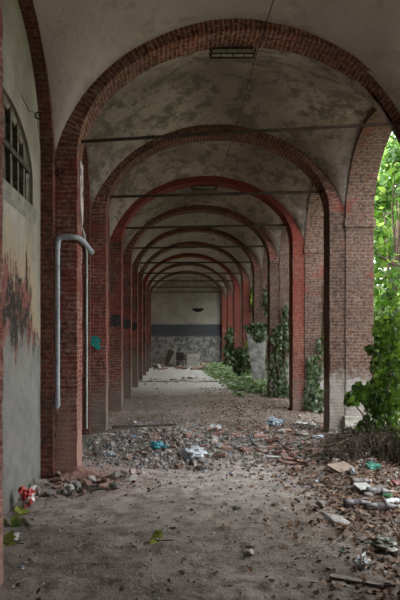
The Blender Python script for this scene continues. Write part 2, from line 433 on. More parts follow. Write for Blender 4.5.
# ------------------------------------------------------------------ transverse arches
names={-1:'brick arch closest to the viewer, only its left pier edge in view',
 0:'nearest full brick arch, grey pipe wrapped round its left pier',
 1:'second full brick arch, whitewashed foot on its right pier',
 2:'third brick arch with smooth red painted ring and ivy by its right pier',
 3:'fourth brick arch along the corridor, creeper thick on its right pier',
 4:'fifth brick arch along the corridor, grey slab leaning by its right pier',
 5:'sixth brick arch along the corridor, just past the leaning grey slab',
 6:'seventh brick arch, bright red ring, third from the end wall',
 7:'eighth brick arch, second from the end wall',
 8:'farthest brick arch standing right before the end wall'}
ARCH={}
for k in range(-1,9):
    y0=Y(k); y1=y0+T
    XRk=3.03 if k<=0 else XR; XCk=(XL+XRk)/2; Ak=(XRk-XL)/2
    t=thing('brick_arch',names[k],'arch',(XC,y0+T/2,0),'transverse brick arches along the corridor'); ARCH[k]=t
    st=.09 if k<3 else .2; am=.010 if k<3 else .006
    lm=M['pier_near'] if k<=0 else M['pier_left']
    m=MB(); m.box(WL+.01,XL,y0,y1,-.12,SPR,step=st,amp=am,caps=False)
    p=m.build('pier',lm,t)
    m=MB(); m.box(XRk,WR0+.02,y0,y1,-.12,SPR,step=st,amp=am,caps=False)
    rm=M['pier_right'] if k in (-1,0,1,3,4) else M['pier_right_red']
    p=m.build('pier',rm,t)
    # ring
    b=CR[k]; N=96 if k<3 else 48; ND=5 if k<3 else 2; NR=3
    def pt(th,fr):
        aa=Ak+(.26 if (k>0 or th<PI/2) else .08)*fr; bb=b+.34*fr
        return Vector((XCk-aa*math.cos(th),0,SPR+bb*math.sin(th)))
    L=[0]
    for j in range(1,N+1): L.append(L[-1]+(pt(PI*j/N,0)-pt(PI*(j-1)/N,0)).length)
    m=MB()
    def V(th,fr,y):
        q=pt(th,fr); q.y=y; return q+noise.noise_vector(q*5)*am+noise.noise_vector(q*16)*am*.7
    for yy in (y0,y1):
        m.grid([[V(PI*j/N,fr/NR,yy) for j in range(N+1)] for fr in range(NR+1)],
               [[(fr/NR*.34+.02,L[j]) for j in range(N+1)] for fr in range(NR+1)])
    m.grid([[V(PI*j/N,0,y0+T*d/ND) for j in range(N+1)] for d in range(ND+1)],
           [[(T*d/ND+.11,L[j]) for j in range(N+1)] for d in range(ND+1)])
    m.grid([[V(PI*j/N,1,y0+T*d/ND) for j in range(N+1)] for d in range(ND+1)],
           [[(T*d/ND+.11,L[j]) for j in range(N+1)] for d in range(ND+1)])
    mt=M['ring_near'] if k<=0 else (M['ring_red'] if k in (2,6) else M['ring'])
    m.build('arch_ring',mt,t)

# impost courses of the arcade piers and footing stones are part of the arcade wall: trims
for i,k in enumerate(range(0,8)):
    m=MB(); m.box(WR0-.025,WR1+.03,Y(k)-.05,Y(k)+T+.12,3.68,3.82,step=.1,amp=.008)
    struct(m.build('trim_%d'%(20+i),M['arcade']))
m=MB(); m.box(WR0-.03,WR1+.12,Y(1)-.12,Y(1)+T+.1,-.1,.30,step=.1,amp=.018)
struct(m.build('trim_30',M['concrete']))

# spray paint and lettering on the near arches
def text_child(ch,size,mat4,parent,label=None,name='painted_letter'):
    cu=bpy.data.curves.new(name,'FONT'); cu.body=ch; cu.size=size; cu.extrude=.0015; cu.offset=.002
    cu.align_x='CENTER'; cu.align_y='CENTER'
    o=bpy.data.objects.new('tmp',cu); COL.objects.link(o)
    dg=bpy.context.evaluated_depsgraph_get(); me=bpy.data.meshes.new_from_object(o.evaluated_get(dg))
    bpy.data.objects.remove(o); me.materials.clear(); me.materials.append(M['black'])
    o=bpy.data.objects.new(name,me); COL.objects.link(o); me.transform(mat4)
    o.parent=parent; o.matrix_parent_inverse=Matrix.Translation(-parent.location)
    if label: o['label']=label
    return o
front=Matrix.Rotation(PI/2,4,'X'); side=Matrix.Rotation(PI/2,4,'Z')@Matrix.Rotation(PI/2,4,'X')
def hz(py,y): return EYE+(338-py)*y/F
for ch,px,py in (('Q',57,173.5),('A',62.5,172.5)):
    text_child(ch,.085,Matrix.Translation(((px-172)/F*7.22,7.222,hz(py,7.22)))@front,ARCH[0])
for ch,yy,h in (('O',7.40,3.80),('L',7.50,3.69),('V',7.58,3.55)):
    text_child(ch,.13,Matrix.Translation((XL+.022,yy,h))@side,ARCH[0])

def patch(name,pts,y,mat,parent,label,axis='y'):
    """thin irregular patch of paint lying on a pier face"""
    m=MB(); n=len(pts); 
    f=[(p[0],y-.004,p[1]) for p in pts]; b=[(p[0],y+.01,p[1]) for p in pts]
    m.quad(f[::-1],[(0,0)]*n); m.quad(b,[(0,0)]*n)
    for i in range(n): j=(i+1)%n; m.quad([f[i],f[j],b[j],b[i]])
    o=m.build(name,mat,parent); o['label']=label; return o
def blob(cx,cz,rx,rz,seed,n=22):
    return [(cx+rx*math.cos(2*PI*i/n)*(1+.35*noise.noise(Vector((i*.6,seed,0)))),cz+rz*math.sin(2*PI*i/n)*(1+.35*noise.noise(Vector((i*.6,seed,5))))) for i in range(n)]
def X(px,y): return (px-172)/F*y
patch('spray_paint',blob(X(95,10.42),hz(341,10.42),.085,.10,1.3),10.412,M['teal'],ARCH[1],'teal spray paint blot')
patch('spray_paint',blob(X(98,10.42),hz(347,10.42),.06,.05,4.3),10.414,M['teal'],ARCH[1],'teal spray paint drip')
for k_ in (2,3,4):
    patch('spray_paint',[(-1.43,1.98),(-1.3,1.95),(-1.19,1.99),(-1.19,2.12),(-1.2,2.23),(-1.31,2.26),(-1.43,2.24)],Y(k_)-.006,M['soot_paint'],ARCH[k_],'dark sooty paint band')
# crack and plaster remains on the near pier
cr=[(-1.455+.012*noise.noise(Vector((i*.9,2,0)))*2,.20+i*.06) for i in range(11)]
patch('crack',[(a_-.006,b_) for a_,b_ in cr]+[(a_+.008,b_) for a_,b_ in cr[::-1]],7.222,M['black'],ARCH[0],'dark jagged crack')
m=MB(); pl=[(7.41,3.36),(7.40,3.6),(7.35,3.75),(7.36,3.93),(7.5,3.96),(7.63,3.95),(7.64,3.7),(7.65,3.4),(7.62,3.2),(7.56,3.15),(7.5,3.3)]
n_=len(pl); m.quad([(XL+.020,a_,b_) for a_,b_ in pl],[(0,0)]*n_)
for i in range(n_):
    j=(i+1)%n_; m.quad([(XL+.020,*pl[i]),(XL+.020,*pl[j]),(XL-.02,*pl[j]),(XL-.02,*pl[i])])
m.build('plaster_patch',M['vault_pale'],ARCH[0])

# ------------------------------------------------------------------ window
wn=thing('window_1','dark barred arched window high in the left wall','window',(WL-.12,5.63,3.2)); wn['kind']='structure'
del wn['category']
a,b,sill,spr,rise=WIN; c=(a+b)/2; r=(b-a)/2; xw=WL-.09
m=MB(); pts=[(a,sill)]+[(c+r*math.cos(PI-PI*i/24),spr+rise*math.sin(PI-PI*i/24)) for i in range(25)]+[(b,sill)]
m.quad([(xw-.03,p[0],p[1]) for p in pts],[p for p in pts]); m.build('window_board',M['wood_dark'],wn)
m=MB(); m.tube([(xw,p[0],p[1]) for p in pts]+[(xw,a,sill)],.05,6,False); m.build('window_frame',M['wood_grey'],wn)
for yy in [4.85,5.12,5.40,5.68,5.95,6.22,6.47]:
    z=spr+rise*math.sqrt(max(0,1-((yy-c)/r)**2)); m=MB(); m.box(xw,xw+.05,yy-.03,yy+.03,sill,z); m.build('bar',M['old_bar'],wn)
m=MB(); m.box(xw+.01,xw+.07,a,b,3.58,3.64); m.build('crossbar',M['wood_dark'],wn)
m=MB(); m.grid([[(WL-.12,y,3.215) ,(WL+.03,y,3.19),(WL+.035,y,3.16),(WL+.004,y,3.02)] for y in (a-.05,c,b+.12)],[[(y,0),(y,.1),(y,.2),(y,.3)] for y in (a,c,b)])
m.build('sill',simple('dirty_sill_plaster',(.20,.185,.16),.95,0,.3),wn)

# iron ring and thin wire on the wall
m=MB(); cy,cz=6.76,hz(115.5,6.76)
m.tube([(WL+.05+.038*math.cos(2*PI*i/20),cy,cz+.038*math.sin(2*PI*i/20)) for i in range(21)],.008,8,False)
tag(m.build('iron_ring',M['black'],smooth=True),'small black ring on the pale left wall beside the barred window','ring')
m=MB(); m.tube([(WL+.012,6.14,4.26),(WL+.02,6.45,4.21),(WL+.03,6.76,cz+.03),(WL+.03,6.97,3.98),(FL+.02,7.10,3.84),(FL+.1,7.235,3.68)],.004,5)
tag(m.build('wire',M['cable']),'thin wire running across left wall through the black ring to the pier','wire')

# ------------------------------------------------------------------ pipes, rods, lamps, cables
t=thing('drain_pipe','grey plastic pipe climbing the near left pier and bending round its side','pipe',(X(57,7.15),7.15,.87))
xp=X(57.5,7.15); zt=hz(237,7.15); xs_=X(82,7.15)+.02; R0=.031
m=MB(); m.tube([(xp,7.15,hz(404,7.15)),(xp,7.15,zt-.09)],R0,14); m.build('pipe_run',M['pipe'],t,smooth=True)
m=MB(); m.tube([(xp,7.15,zt-.13),(xp,7.15,zt-.07),(xp+.02,7.15,zt-.02),(xp+.07,7.15,zt),(xp+.12,7.15,zt)],R0*1.22,14); m.build('elbow',M['pipe'],t,smooth=True)
m=MB(); m.tube([(xp+.10,7.15,zt),(xp+.17,7.15,zt),(xp+.23,7.16,zt-.005),(-1.125,7.24,zt-.012),(-1.115,7.40,zt-.02),(-1.11,8.02,zt-.045)],R0,14); m.build('pipe_run',M['pipe'],t,smooth=True)
m=MB(); m.tube([(-1.11,7.97,zt-.043),(-1.11,8.06,zt-.046)],R0*1.3,14); m.build('collar',M['pipe'],t,smooth=True)
m=MB(); m.tube([(xp+.12,7.15,zt),(xp+.17,7.15,zt)],R0*1.3,14); m.build('collar',M['pipe'],t,smooth=True)
m=MB(); m.tube([(xp,7.15,hz(398,7.15)),(xp,7.15,hz(405,7.15)),(xp-.02,7.16,hz(407,7.15)),(xp-.07,7.24,hz(408,7.15))],R0*1.2,14); m.build('elbow',M['pipe'],t,smooth=True)
for zz in (1.7,2.5):
    m=MB(); m.box(xp-.05,xp+.05,7.17,7.245,zz,zz+.03); m.build('bracket',M['iron'],t)

m=MB(); xq=X(87,10.3); m.tube([(xq,10.28,.1),(xq,10.28,3.2),(xq-.03,10.2,3.5),(xq-.10,10.12,3.72)],.018,8)
tag(m.build('conduit',simple('pale_conduit',(.42,.45,.42),.7,var=.2),smooth=True),'thin pale conduit running up the left wall beside the teal paint','pipe')

rods=[('first rusty iron tie rod across the nearest arch',-.0,4.20,4.44),
 ('second iron tie rod, level across the second arch',0,4.27,4.37),('third iron tie rod, crossing under the red painted ring',0,4.30,4.38),
 ('fourth iron tie rod down the corridor',0,4.32,4.38),('fifth iron tie rod down the corridor',0,4.3,4.33),
 ('sixth iron tie rod down the corridor',0,4.3,4.3),('seventh iron tie rod, under the bright red far ring',0,4.3,4.3),
 ('eighth iron tie rod, second from the end wall',0,4.3,4.3),('farthest iron tie rod before the end wall',0,4.3,4.3)]
for k,(lb,_,zl,zr) in enumerate(rods):
    yy=Y(k)+.20; m=MB(); t0=.022 if k==0 else .026
    m.tube([(XL-.10,yy,zl),(XR+.10,yy,zr)],t0,8)
    o=m.build('tie_rod',M['iron'],smooth=True); tag(o,lb,'rod','iron tie rods')

for k,lb,dx in ((0,'black framed strip lamp fixed under the crown of the nearest arch',232.5),(2,'small strip lamp under the third, red painted arch',204)):
    yy=Y(k)+T+.02 if k==0 else Y(k)+T-.1; xx=X(dx,yy); z=SPR+CR[k]*math.sqrt(1-((xx-(XC+.1*(k==0)))/A)**2)-.015
    t=thing('strip_lamp',lb,'lamp',(xx,yy,z),'strip lamps')
    m=MB(); m.box(xx-.27,xx+.27,yy-.05,yy+.05,z-.02,z+.01); m.build('mounting',M['iron'],t)
    m=MB(); m.box(xx-.26,xx+.26,yy-.04,yy+.04,z-.075,z-.02); m.build('diffuser',M['concrete'],t)
    m=MB()
    m.tube([(xx-.30,yy-.06,z-.02),(xx-.28,yy-.06,z-.085),(xx+.28,yy-.06,z-.085),(xx+.30,yy-.06,z-.02)],.012,6)
    m.tube([(xx-.30,yy+.06,z-.02),(xx-.28,yy+.06,z-.085),(xx+.28,yy+.06,z-.085),(xx+.30,yy+.06,z-.02)],.012,6)
    for xx2 in (-.28,-.15,0,.15,.28): m.tube([(xx+xx2,yy-.06,z-.085),(xx+xx2,yy+.06,z-.085)],.008,5)
    m.build('wire_guard',M['black'],t)
m=MB(); hc=3.50
m.tube([(1.04,y_,EYE+hc-.04*math.sin((y_-1)/3.19*PI)**2-.012*(y_-7)*(1 if y_>7 else 0)) for y_ in [0.9+i*.4 for i in range(34)]],.006,5)
tag(m.build('cable',M['cable']),'long thin black cable strung under the vaults along the corridor','cable')

# ------------------------------------------------------------------ foliage helpers
LEAF=[(0,0),(.32,.12),(.42,.45),(.22,.72),(0,1),(-.22,.72),(-.42,.45),(-.32,.12)]
IVY=[(0,.0),(.28,-.10),(.52,.18),(.34,.42),(.40,.68),(.16,.70),(0,1.0),(-.16,.70),(-.40,.68),(-.34,.42),(-.52,.18),(-.28,-.10)]
def add_leaf(m,p,nrm,up,size,shape):
    n=nrm.normalized(); u=up-n*up.dot(n)
    if u.length<1e-3: u=Vector((1,0,0))
    u.normalize(); s=n.cross(u)
    pts=[p+s*(a*size)+u*(b*size)-n*(abs(a)*size*.35)-n*(b*b*size*.25) for a,b in shape]
    m.v+= [tuple(q) for q in pts]; k=len(m.v)-len(pts)
    m.f.append(tuple(range(k,k+len(pts)))); m.uv.append([(0,0)]*len(pts)); m.mi.append(0)
def rv(r=None):
    r=r or R
    while True:
        v=Vector((r.uniform(-1,1),r.uniform(-1,1),r.uniform(-1,1)))
        if .05<v.length<1: return v
DIA=[(0,0),(.3,.5),(0,1),(-.3,.5)]
M['leaf_sun']=island_mat('tree_leaves',[(0,(.012,.035,.006)),(.4,(.04,.11,.012)),(.75,(.10,.24,.025)),(1,(.30,.42,.07))],.45,.35,tcol=(.16,.36,.03))
M['leaf_bright']=island_mat('shrub_leaves',[(0,(.05,.12,.02)),(.4,(.14,.30,.05)),(.75,(.30,.48,.12)),(1,(.55,.68,.30))],.45,.4,tcol=(.35,.55,.10))  # shrub leaf colours raised to stand for sunlight on them
M['leaf_ivy']=island_mat('ivy_leaves',[(0,(.010,.025,.008)),(.45,(.035,.09,.014)),(.8,(.09,.20,.025)),(1,(.22,.38,.05))],.4,.25)
M['leaf_pale']=island_mat('creeper_leaves',[(0,(.012,.022,.010)),(.5,(.035,.065,.025)),(.85,(.09,.13,.06)),(1,(.25,.31,.20))],.35,.15)
M['leaf_yellow']=island_mat('yellow_creeper_leaves',[(0,(.12,.16,.03)),(.5,(.26,.34,.05)),(1,(.42,.46,.10))],.5,.4)
M['leaf_brown']=island_mat('dry_leaves',[(0,(.055,.03,.02)),(.35,(.14,.075,.048)),(.7,(.25,.14,.09)),(1,(.40,.29,.20))],.8)
M['leaf_brown_o']=island_mat('dry_leaf',[(0,(.06,.03,.02)),(.35,(.13,.065,.038)),(.7,(.22,.12,.07)),(1,(.34,.24,.15))],.8,objrand=True)
M['bark']=simple('bark',(.10,.075,.055),.9,var=.4,vs=12)
M['twig']=simple('dry_twigs',(.13,.10,.08),.9,var=.3)

def tree(x,y,h,rad,n,size,label,group=None,name='garden_tree',mat='leaf_sun',z0=1.2):
    r=random.Random(int(x*100+y*7)); t=thing(name,label,'tree',(x,y,0),group)
    m=MB(); pts=[Vector((x,y,-.1))]
    for i in range(5): pts.append(pts[-1]+Vector((r.uniform(-.2,.2),r.uniform(-.2,.2),h*.16)))
    m.tube(pts,[.16,.14,.12,.10,.07,.04],8)
    cl=[]
    for i in range(26):
        th=r.uniform(0,2*PI); zz=r.uniform(z0,h*.95); w=rad*(math.sin(PI*min(1,max(.12,(zz-z0+.6)/(h-z0+.6))))**.6)*r.uniform(.35,1)
        c=Vector((x+w*math.cos(th),y+w*math.sin(th),zz)); cl.append((c,r.uniform(.5,1.0)*rad*.48))
        if i%2==0: m.tube([pts[r.randint(1,4)],(pts[3]+c)/2+rv(r)*.3,c],[.05,.03,.01],5,False)
    m.build('trunk',M['bark'],t,smooth=True)
    m=MB()
    for i in range(n):
        c,s=r.choice(cl); v=rv(r); p=c+v*s
        nn=(v.normalized()+rv(r)*.8+Vector((0,0,.5)))
        add_leaf(m,p,nn,rv(r)+Vector((0,0,-.4)),size*r.uniform(.6,1.3),DIA)
    m.build('foliage',M[mat],t)
    return t
tl='tall leafy green tree in the garden beyond the arcade'
for (x,y,h,rad) in [(7.0,19,8.5,2.2),(8.3,15,9,2.3),(9.4,24,11,3.0),(11.0,28,9,2.3),(12,31,12.5,3.4),(11,18,10,2.6),(14,26,13,3.4),(12.5,36,10,2.8),(14.5,38,13,3.5),(12,46,10,2.8),(11,52,12,3.2),(7.5,60,11,3.0),(11,9,9,2.4),(12,3,9,2.6),(10.5,-4,9,2.6)]:
    tree(x,y,h,rad,4300 if y<45 and y>10 else 2200,.25,tl,'garden trees')
for (x,y,h,rad) in [(6.2,14.5,2.6,1.1),(6.9,17.2,3.0,1.3),(7.6,21.5,3.4,1.5),(8.2,25,3,1.4),(9.5,20,3.2,1.5),(10.5,27,3.6,1.8),(10,32,3.2,1.4)]:
    tree(x,y,h,rad,3000,.14,'bright green shrub on the ground below the garden trees','garden shrubs','garden_shrub','leaf_bright',z0=.3)

def ivy(name,label,cat,stems,spots,n,size,mat='leaf_ivy',shape=IVY,group=None,seed=1,stem_r=.012):
    r=random.Random(seed); b=Vector(stems[0][0]); t=thing(name,label,cat,(b.x,b.y,max(0,b.z)),group)
    m=MB()
    for s in stems: m.tube(s,[stem_r*(1-.7*i/(len(s)-1)) for i in range(len(s))],6,False)
    m.build('stem',M['bark'],t,smooth=True)
    m=MB(); tot=sum(s[3] for s in spots)
    for (c,rad,dr,w) in spots:
        c=Vector(c)
        for i in range(int(n*w/tot)):
            v=rv(r); p=c+Vector((v.x*rad[0],v.y*rad[1],v.z*rad[2]))
            p.z=max(p.z,.03)
            nn=Vector(dr)+rv(r)*.9
            add_leaf(m,p,nn,Vector((0,0,-1))+rv(r)*.8,size*r.uniform(.5,1.25),shape)
    m.build('leaves',M[mat],t)
    return t
def stemline(a,b,seed,n=7,w=.08):
    a,b=Vector(a),Vector(b); o=[]
    for i in range(n):
        f=i/(n-1); o.append(a.lerp(b,f)+Vector((noise.noise(Vector((f*4,seed,0))),noise.noise(Vector((f*4,seed,3))),0))*w*2)
    return o
# big ivy bush at the right edge, growing through the first opening
def P3(px,py,y): return Vector((X(px,y),y,hz(py,y)))
spots=[(P3(392,330,8.6),(.20,.35,.22),(-.6,-1,.3),2.0),(P3(398,365,8.5),(.32,.35,.25),(-.6,-1,.3),2.4),(P3(385,395,8.4),(.30,.3,.22),(-.6,-1,.4),2.2),
 (P3(362,392,8.3),(.12,.15,.14),(-.5,-1,.3),.8),(P3(390,425,8.2),(.34,.3,.2),(-.4,-1,.5),1.6),(P3(350,398,8.2),(.06,.1,.08),(-.5,-1,.3),.25),(P3(374,348,8.6),(.09,.1,.06),(-.5,-1,.3),.4),(P3(410,310,8.8),(.2,.3,.3),(-.4,-1,.4),1)]
base=P3(383,462,8.0); base.z=0
stems=[stemline(base,P3(388,330,8.6),1,9,.10),stemline(base,P3(365,388,8.35),2,8,.1),stemline(base+Vector((.1,0,0)),P3(400,360,8.6),3,8,.12),stemline(base,P3(372,350,8.55),5,8,.09),stemline(base+Vector((.05,.1,0)),P3(351,395,8.25),6,8,.05)]
ivy('ivy_bush','tall green ivy bush at right edge, in front of the whitewashed pier','bush',stems,[(c_,(q_[0]*1.25,q_[1]*1.2,q_[2]*1.25),d_,w_) for c_,q_,d_,w_ in spots],1500,.08,seed=4,stem_r=.022)
t=ivy('ivy_sprig','small bright green sprig growing before the whitewashed pier foot','plant',[stemline(Vector((X(361,8.3),8.3,0)),P3(363,424,8.3),8,5,.02)],[(P3(363,428,8.3),(.09,.08,.09),(-.2,-1,.7),1)],30,.08,'leaf_ivy',seed=9,stem_r=.006)
# dark twiggy bramble mound in front of it
r=random.Random(5); t=thing('bramble_mound','low dark mound of dry bramble twigs under the ivy bush','bush',(2.75,8.1,0))
m=MB()
for i in range(520):
    px=r.uniform(325,425); 
    yb=r.uniform(7.6,9.0); x=X(px,yb); top=.10+.42*min(1,(px-318)/45)*r.uniform(.5,1)
    a_=Vector((x,yb,H(x,yb))); d=Vector((r.uniform(-.35,.25),r.uniform(-.35,.2),0))
    m.tube([a_,a_+d*.5+Vector((0,0,top*.8)),a_+d+Vector((r.uniform(-.05,.05),0,top*r.uniform(.5,1)))],[.006,.005,.003],4,False)
m.build('twigs',M['twig'],t)
m=MB()
for i in range(2600):
    px=r.uniform(322,425); yb=r.uniform(7.7,9.0); x=X(px,yb); top=.04+.42*min(1,max(0,(px-322)/45))
    add_leaf(m,Vector((x,yb,H(x,yb)+top*r.uniform(.05,1))),rv(r)+Vector((0,-.6,.6)),rv(r),r.uniform(.025,.06),DIA)
m.build('leaves',island_mat('bramble_leaves',[(0,(.035,.035,.022)),(.5,(.075,.065,.045)),(.85,(.16,.13,.10)),(1,(.08,.15,.035))],.7),t)
# ivies on piers further along
def Pm(x,y,z): return Vector((x,y,z))
ya=Y(2)
ivy('climbing_ivy','dark ivy climbing low beside the third right pier','ivy',[stemline((3.25,ya-.1,0),(3.3,ya-.06,1.6),1,7,.05),stemline((3.4,ya-.15,0),(3.45,ya-.1,1.0),3,7,.05)],
 [((3.30,ya-.12,.35),(.26,.12,.35),(0,-1,.2),2),((3.32,ya-.10,.95),(.2,.1,.4),(0,-1,.2),2),((3.45,ya-.05,1.5),(.1,.08,.25),(0,-1,.2),.7),((3.4,ya-.3,.12),(.3,.3,.15),(0,-.6,.8),.9)],330,.095,'leaf_pale',group='ivies on the arcade piers',seed=21)
ivy('climbing_ivy','yellow green creeper hanging in the third right opening','ivy',[stemline((3.55,ya-.1,1.2),(3.56,ya-.05,3.4),1,8,.04)],
 [((3.58,ya-.08,2.7),(.05,.08,.6),(0,-1,.2),1),((3.58,ya-.08,1.9),(.05,.08,.5),(0,-1,.2),1)],110,.08,'leaf_yellow',group='ivies on the arcade piers',seed=22)
ya=Y(3)
ivy('climbing_ivy','thick dark creeper covering the fourth right pier','ivy',[stemline((3.0,ya-.15,0),(3.15,ya-.1,3.2),1,9,.10),stemline((3.3,ya-.2,0),(3.2,ya-.1,2.2),4,8,.12)],
 [((3.05,ya-.12,.8),(.32,.14,.55),(-.2,-1,.2),2.2),((3.15,ya-.12,1.7),(.35,.14,.45),(-.2,-1,.2),2.6),((3.3,ya-.1,2.3),(.15,.1,.5),(0,-1,.2),.9),((2.5,ya-.1,1.75),(.25,.12,.14),(-.2,-1,.3),.7),((3.15,ya-.25,.2),(.4,.3,.22),(0,-.6,.8),1.5)],620,.10,'leaf_pale',group='ivies on the arcade piers',seed=23,stem_r=.03)
ya=Y(4)
ivy('climbing_ivy','leafy creeper hanging behind the leaning grey slab','ivy',[stemline((2.8,ya-.05,0),(3.1,ya,3.6),1,9,.1)],
 [((2.9,ya-.1,2.05),(.5,.14,.18),(-.2,-1,.2),2.2),((3.0,ya-.1,1.0),(.3,.14,.6),(-.2,-1,.2),1.4),((3.25,ya-.05,3.0),(.12,.1,.6),(0,-1,.2),.9)],480,.11,'leaf_pale',group='ivies on the arcade piers',seed=24)
ya=Y(5)
ivy('climbing_ivy','yellow green leaves trailing down the sixth right pier','ivy',[stemline((3.2,ya-.08,0),(3.2,ya-.06,4.0),1,9,.05)],
 [((3.28,ya-.12,3.3),(.16,.1,.5),(0,-1,.2),1),((3.2,ya-.12,1.2),(.3,.1,.8),(0,-1,.2),1)],230,.15,'leaf_yellow',group='ivies on the arcade piers',seed=25)
ivy('climbing_ivy','pale ivy mass low on the far right piers','ivy',[stemline((2.6,Y(6)-.2,0),(3.0,Y(6)-.1,1.8),1,9,.1)],
 [((2.75,Y(5)-.3,.8),(.45,.2,.6),(-.2,-1,.4),2),((2.9,Y(7)-.2,1.2),(.3,.2,1.1),(-.3,-1,.3),2)],520,.16,'leaf_pale',group='ivies on the arcade piers',seed=26)
# weeds covering the floor on the right of the far bays
r=random.Random(9); m=MB()
for i in range(5200):
    y_=r.uniform(17.0,33.5); edge=1.9-.030*(y_-17)*1.0
    x_=edge+ (3.5-edge)*r.random()**.8
    f=noise.noise(Vector((x_*1.2,y_*.6,0)))
    if f<-.25: continue
    hh=(.05+.30*max(0,min(1,(x_-edge)/.8)))*r.random()
    add_leaf(m,Vector((x_,y_,H(x_,y_)+hh+.01)),rv(r)*.6+Vector((-.1,-.3,1)),rv(r),r.uniform(.07,.17),LEAF)
tag(m.build('weeds',M['leaf_weed'] if 'leaf_weed' in M else island_mat('weed_leaves',[(0,(.06,.12,.03)),(.5,(.17,.29,.09)),(1,(.50,.58,.40))],.4,.3)),'green weeds spreading over the floor at the foot of the far right piers','weeds',kind='stuff')

# ------------------------------------------------------------------ things on the floor
def rock_mesh(name,seed,mat,flat=.55,boxy=False):
    r=random.Random(seed); import bmesh
    bm=bmesh.new()
    if boxy:
        bmesh.ops.create_cube(bm,size=1.0); bmesh.ops.subdivide_edges(bm,edges=bm.edges,cuts=2,use_grid_fill=True)
        for v in bm.verts: v.co=v.co+noise.noise_vector(v.co*2.5+Vector((seed,0,0)))*.10; v.co=Vector((v.co.x,v.co.y*.5,v.co.z*.26))
    else:
        bmesh.ops.create_icosphere(bm,subdivisions=2,radius=.5)
        for v in bm.verts:
            c=v.co.copy(); f=1+.55*noise.noise(c*1.8+Vector((seed*3.1,0,0)))+.2*noise.noise(c*5+Vector((seed,2,0)))
            v.co=Vector((c.x*f,c.y*f*r.uniform(.98,1.02)*.75,c.z*f*flat))
        for pl in range(5):   # knock flat faces on
            n=rv(r).normalized(); d=r.uniform(.22,.34)*( .6 if abs(n.z)>.7 else 1)
            for v in bm.verts:
                e=v.co.dot(n)-d
                if e>0: v.co-=n*e
    me=bpy.data.meshes.new(name); bm.to_mesh(me); bm.free(); me.materials.append(mat); return me
t_=NT('rubble_stone'); oi=t_.n('ShaderNodeObjectInfo').outputs['Random']
c_=t_.ramp(oi,[(0,(.14,.13,.125)),(.3,(.36,.34,.32)),(.55,(.60,.58,.56)),(.7,(.26,.24,.23)),(.85,(.42,.28,.22)),(1,(.75,.73,.72))],'LINEAR')
c_=t_.mix(t_.ramp(t_.noise(t_.obj(),6,4,.7),[(.4,0),(.65,.7)]),c_,(.15,.125,.105)); t_.col(c_); t_.bump(t_.noise(t_.obj(),12,4,.7),.05,.6); M['rubble']=t_.m
t_=NT('broken_brick'); oi=t_.n('ShaderNodeObjectInfo').outputs['Random']
c_=t_.ramp(oi,[(0,(.18,.07,.05)),(.4,(.32,.13,.09)),(.7,(.40,.20,.14)),(1,(.26,.15,.115))])
c_=t_.mix(t_.ramp(t_.noise(t_.obj(),5,4,.7),[(.40,0),(.60,.8)]),c_,(.36,.30,.27)); t_.col(c_); t_.bump(t_.noise(t_.obj(),12,4,.7),.04,.6); M['brick_piece']=t_.m
stones=[rock_mesh('rubble_stone',i,M['rubble']) for i in range(6)]
bricks=[rock_mesh('broken_brick',i+20,M['brick_piece'],boxy=True) for i in range(5)]
def put(mesh,name,x,y,sc,label,cat,group,rot=None,sink=.0,r=R,tilt=.25):
    o=bpy.data.objects.new(name,mesh); COL.objects.link(o)
    rot=rot if rot is not None else (r.uniform(-tilt,tilt),r.uniform(-tilt,tilt),r.uniform(0,2*PI))
    s=sc if isinstance(sc,tuple) else (sc,)*3
    e=Euler(rot).to_matrix(); zmin=min((e@Vector((v.co.x*s[0],v.co.y*s[1],v.co.z*s[2]))).z for v in mesh.vertices)
    o.scale=s; o.rotation_euler=rot; o.location=(x,y,H(x,y)-zmin-sink)
    if label: tag(o,label,cat,group)
    return o
r=random.Random(3); placed=[]
def free(x,y,d):
    for (a_,b_,c_) in placed:
        if (a_-x)**2+(b_-y)**2<(c_+d)**2: return False
    placed.append((x,y,d)); return True
def heap_density(x,y):
    d=((x-.20)/1.75)**2+((y-9.35)/1.75)**2
    d=min(d,((x-2.05)/.6)**2+((y-8.7)/1.2)**2+.35,((x+.2)/1.2)**2+((y-8.6)/1.1)**2+.1)
    return max(0,1.15-d)+.15*noise.noise(Vector((x*1.5,y*1.5,0)))
n=0; tries=0
while n<300 and tries<40000:
    tries+=1
    x_=r.uniform(-1.4,2.7); y_=r.uniform(7.4,11.6)
    if r.random()>heap_density(x_,y_): continue
    if x_<-1.0 and not(7.8<y_<10.2): continue
    s=r.choice([.05,.06,.07,.08,.10,.14])*r.uniform(.8,1.15)
    if not free(x_,y_,s*.36): continue
    put(r.choice(stones),'rubble_stone',x_,y_,(s*1.25,s,s*.9),'grey chunk of broken plaster in the rubble across the corridor','stone','rubble chunks',r=r,sink=.004); n+=1
n=0
while n<60:
    x_=r.gauss(.75,.65); y_=r.gauss(9.0,.8)
    if not(-1.0<x_<2.3 and 7.6<y_<11.2): continue
    s=r.uniform(.08,.19)
    if not free(x_,y_,s*.33): continue
    put(r.choice(bricks),'broken_brick',x_,y_,(s,s*.95,s),'broken red brick lying in the rubble across the corridor','brick','broken bricks in the rubble',r=r,sink=.004,tilt=.35); n+=1
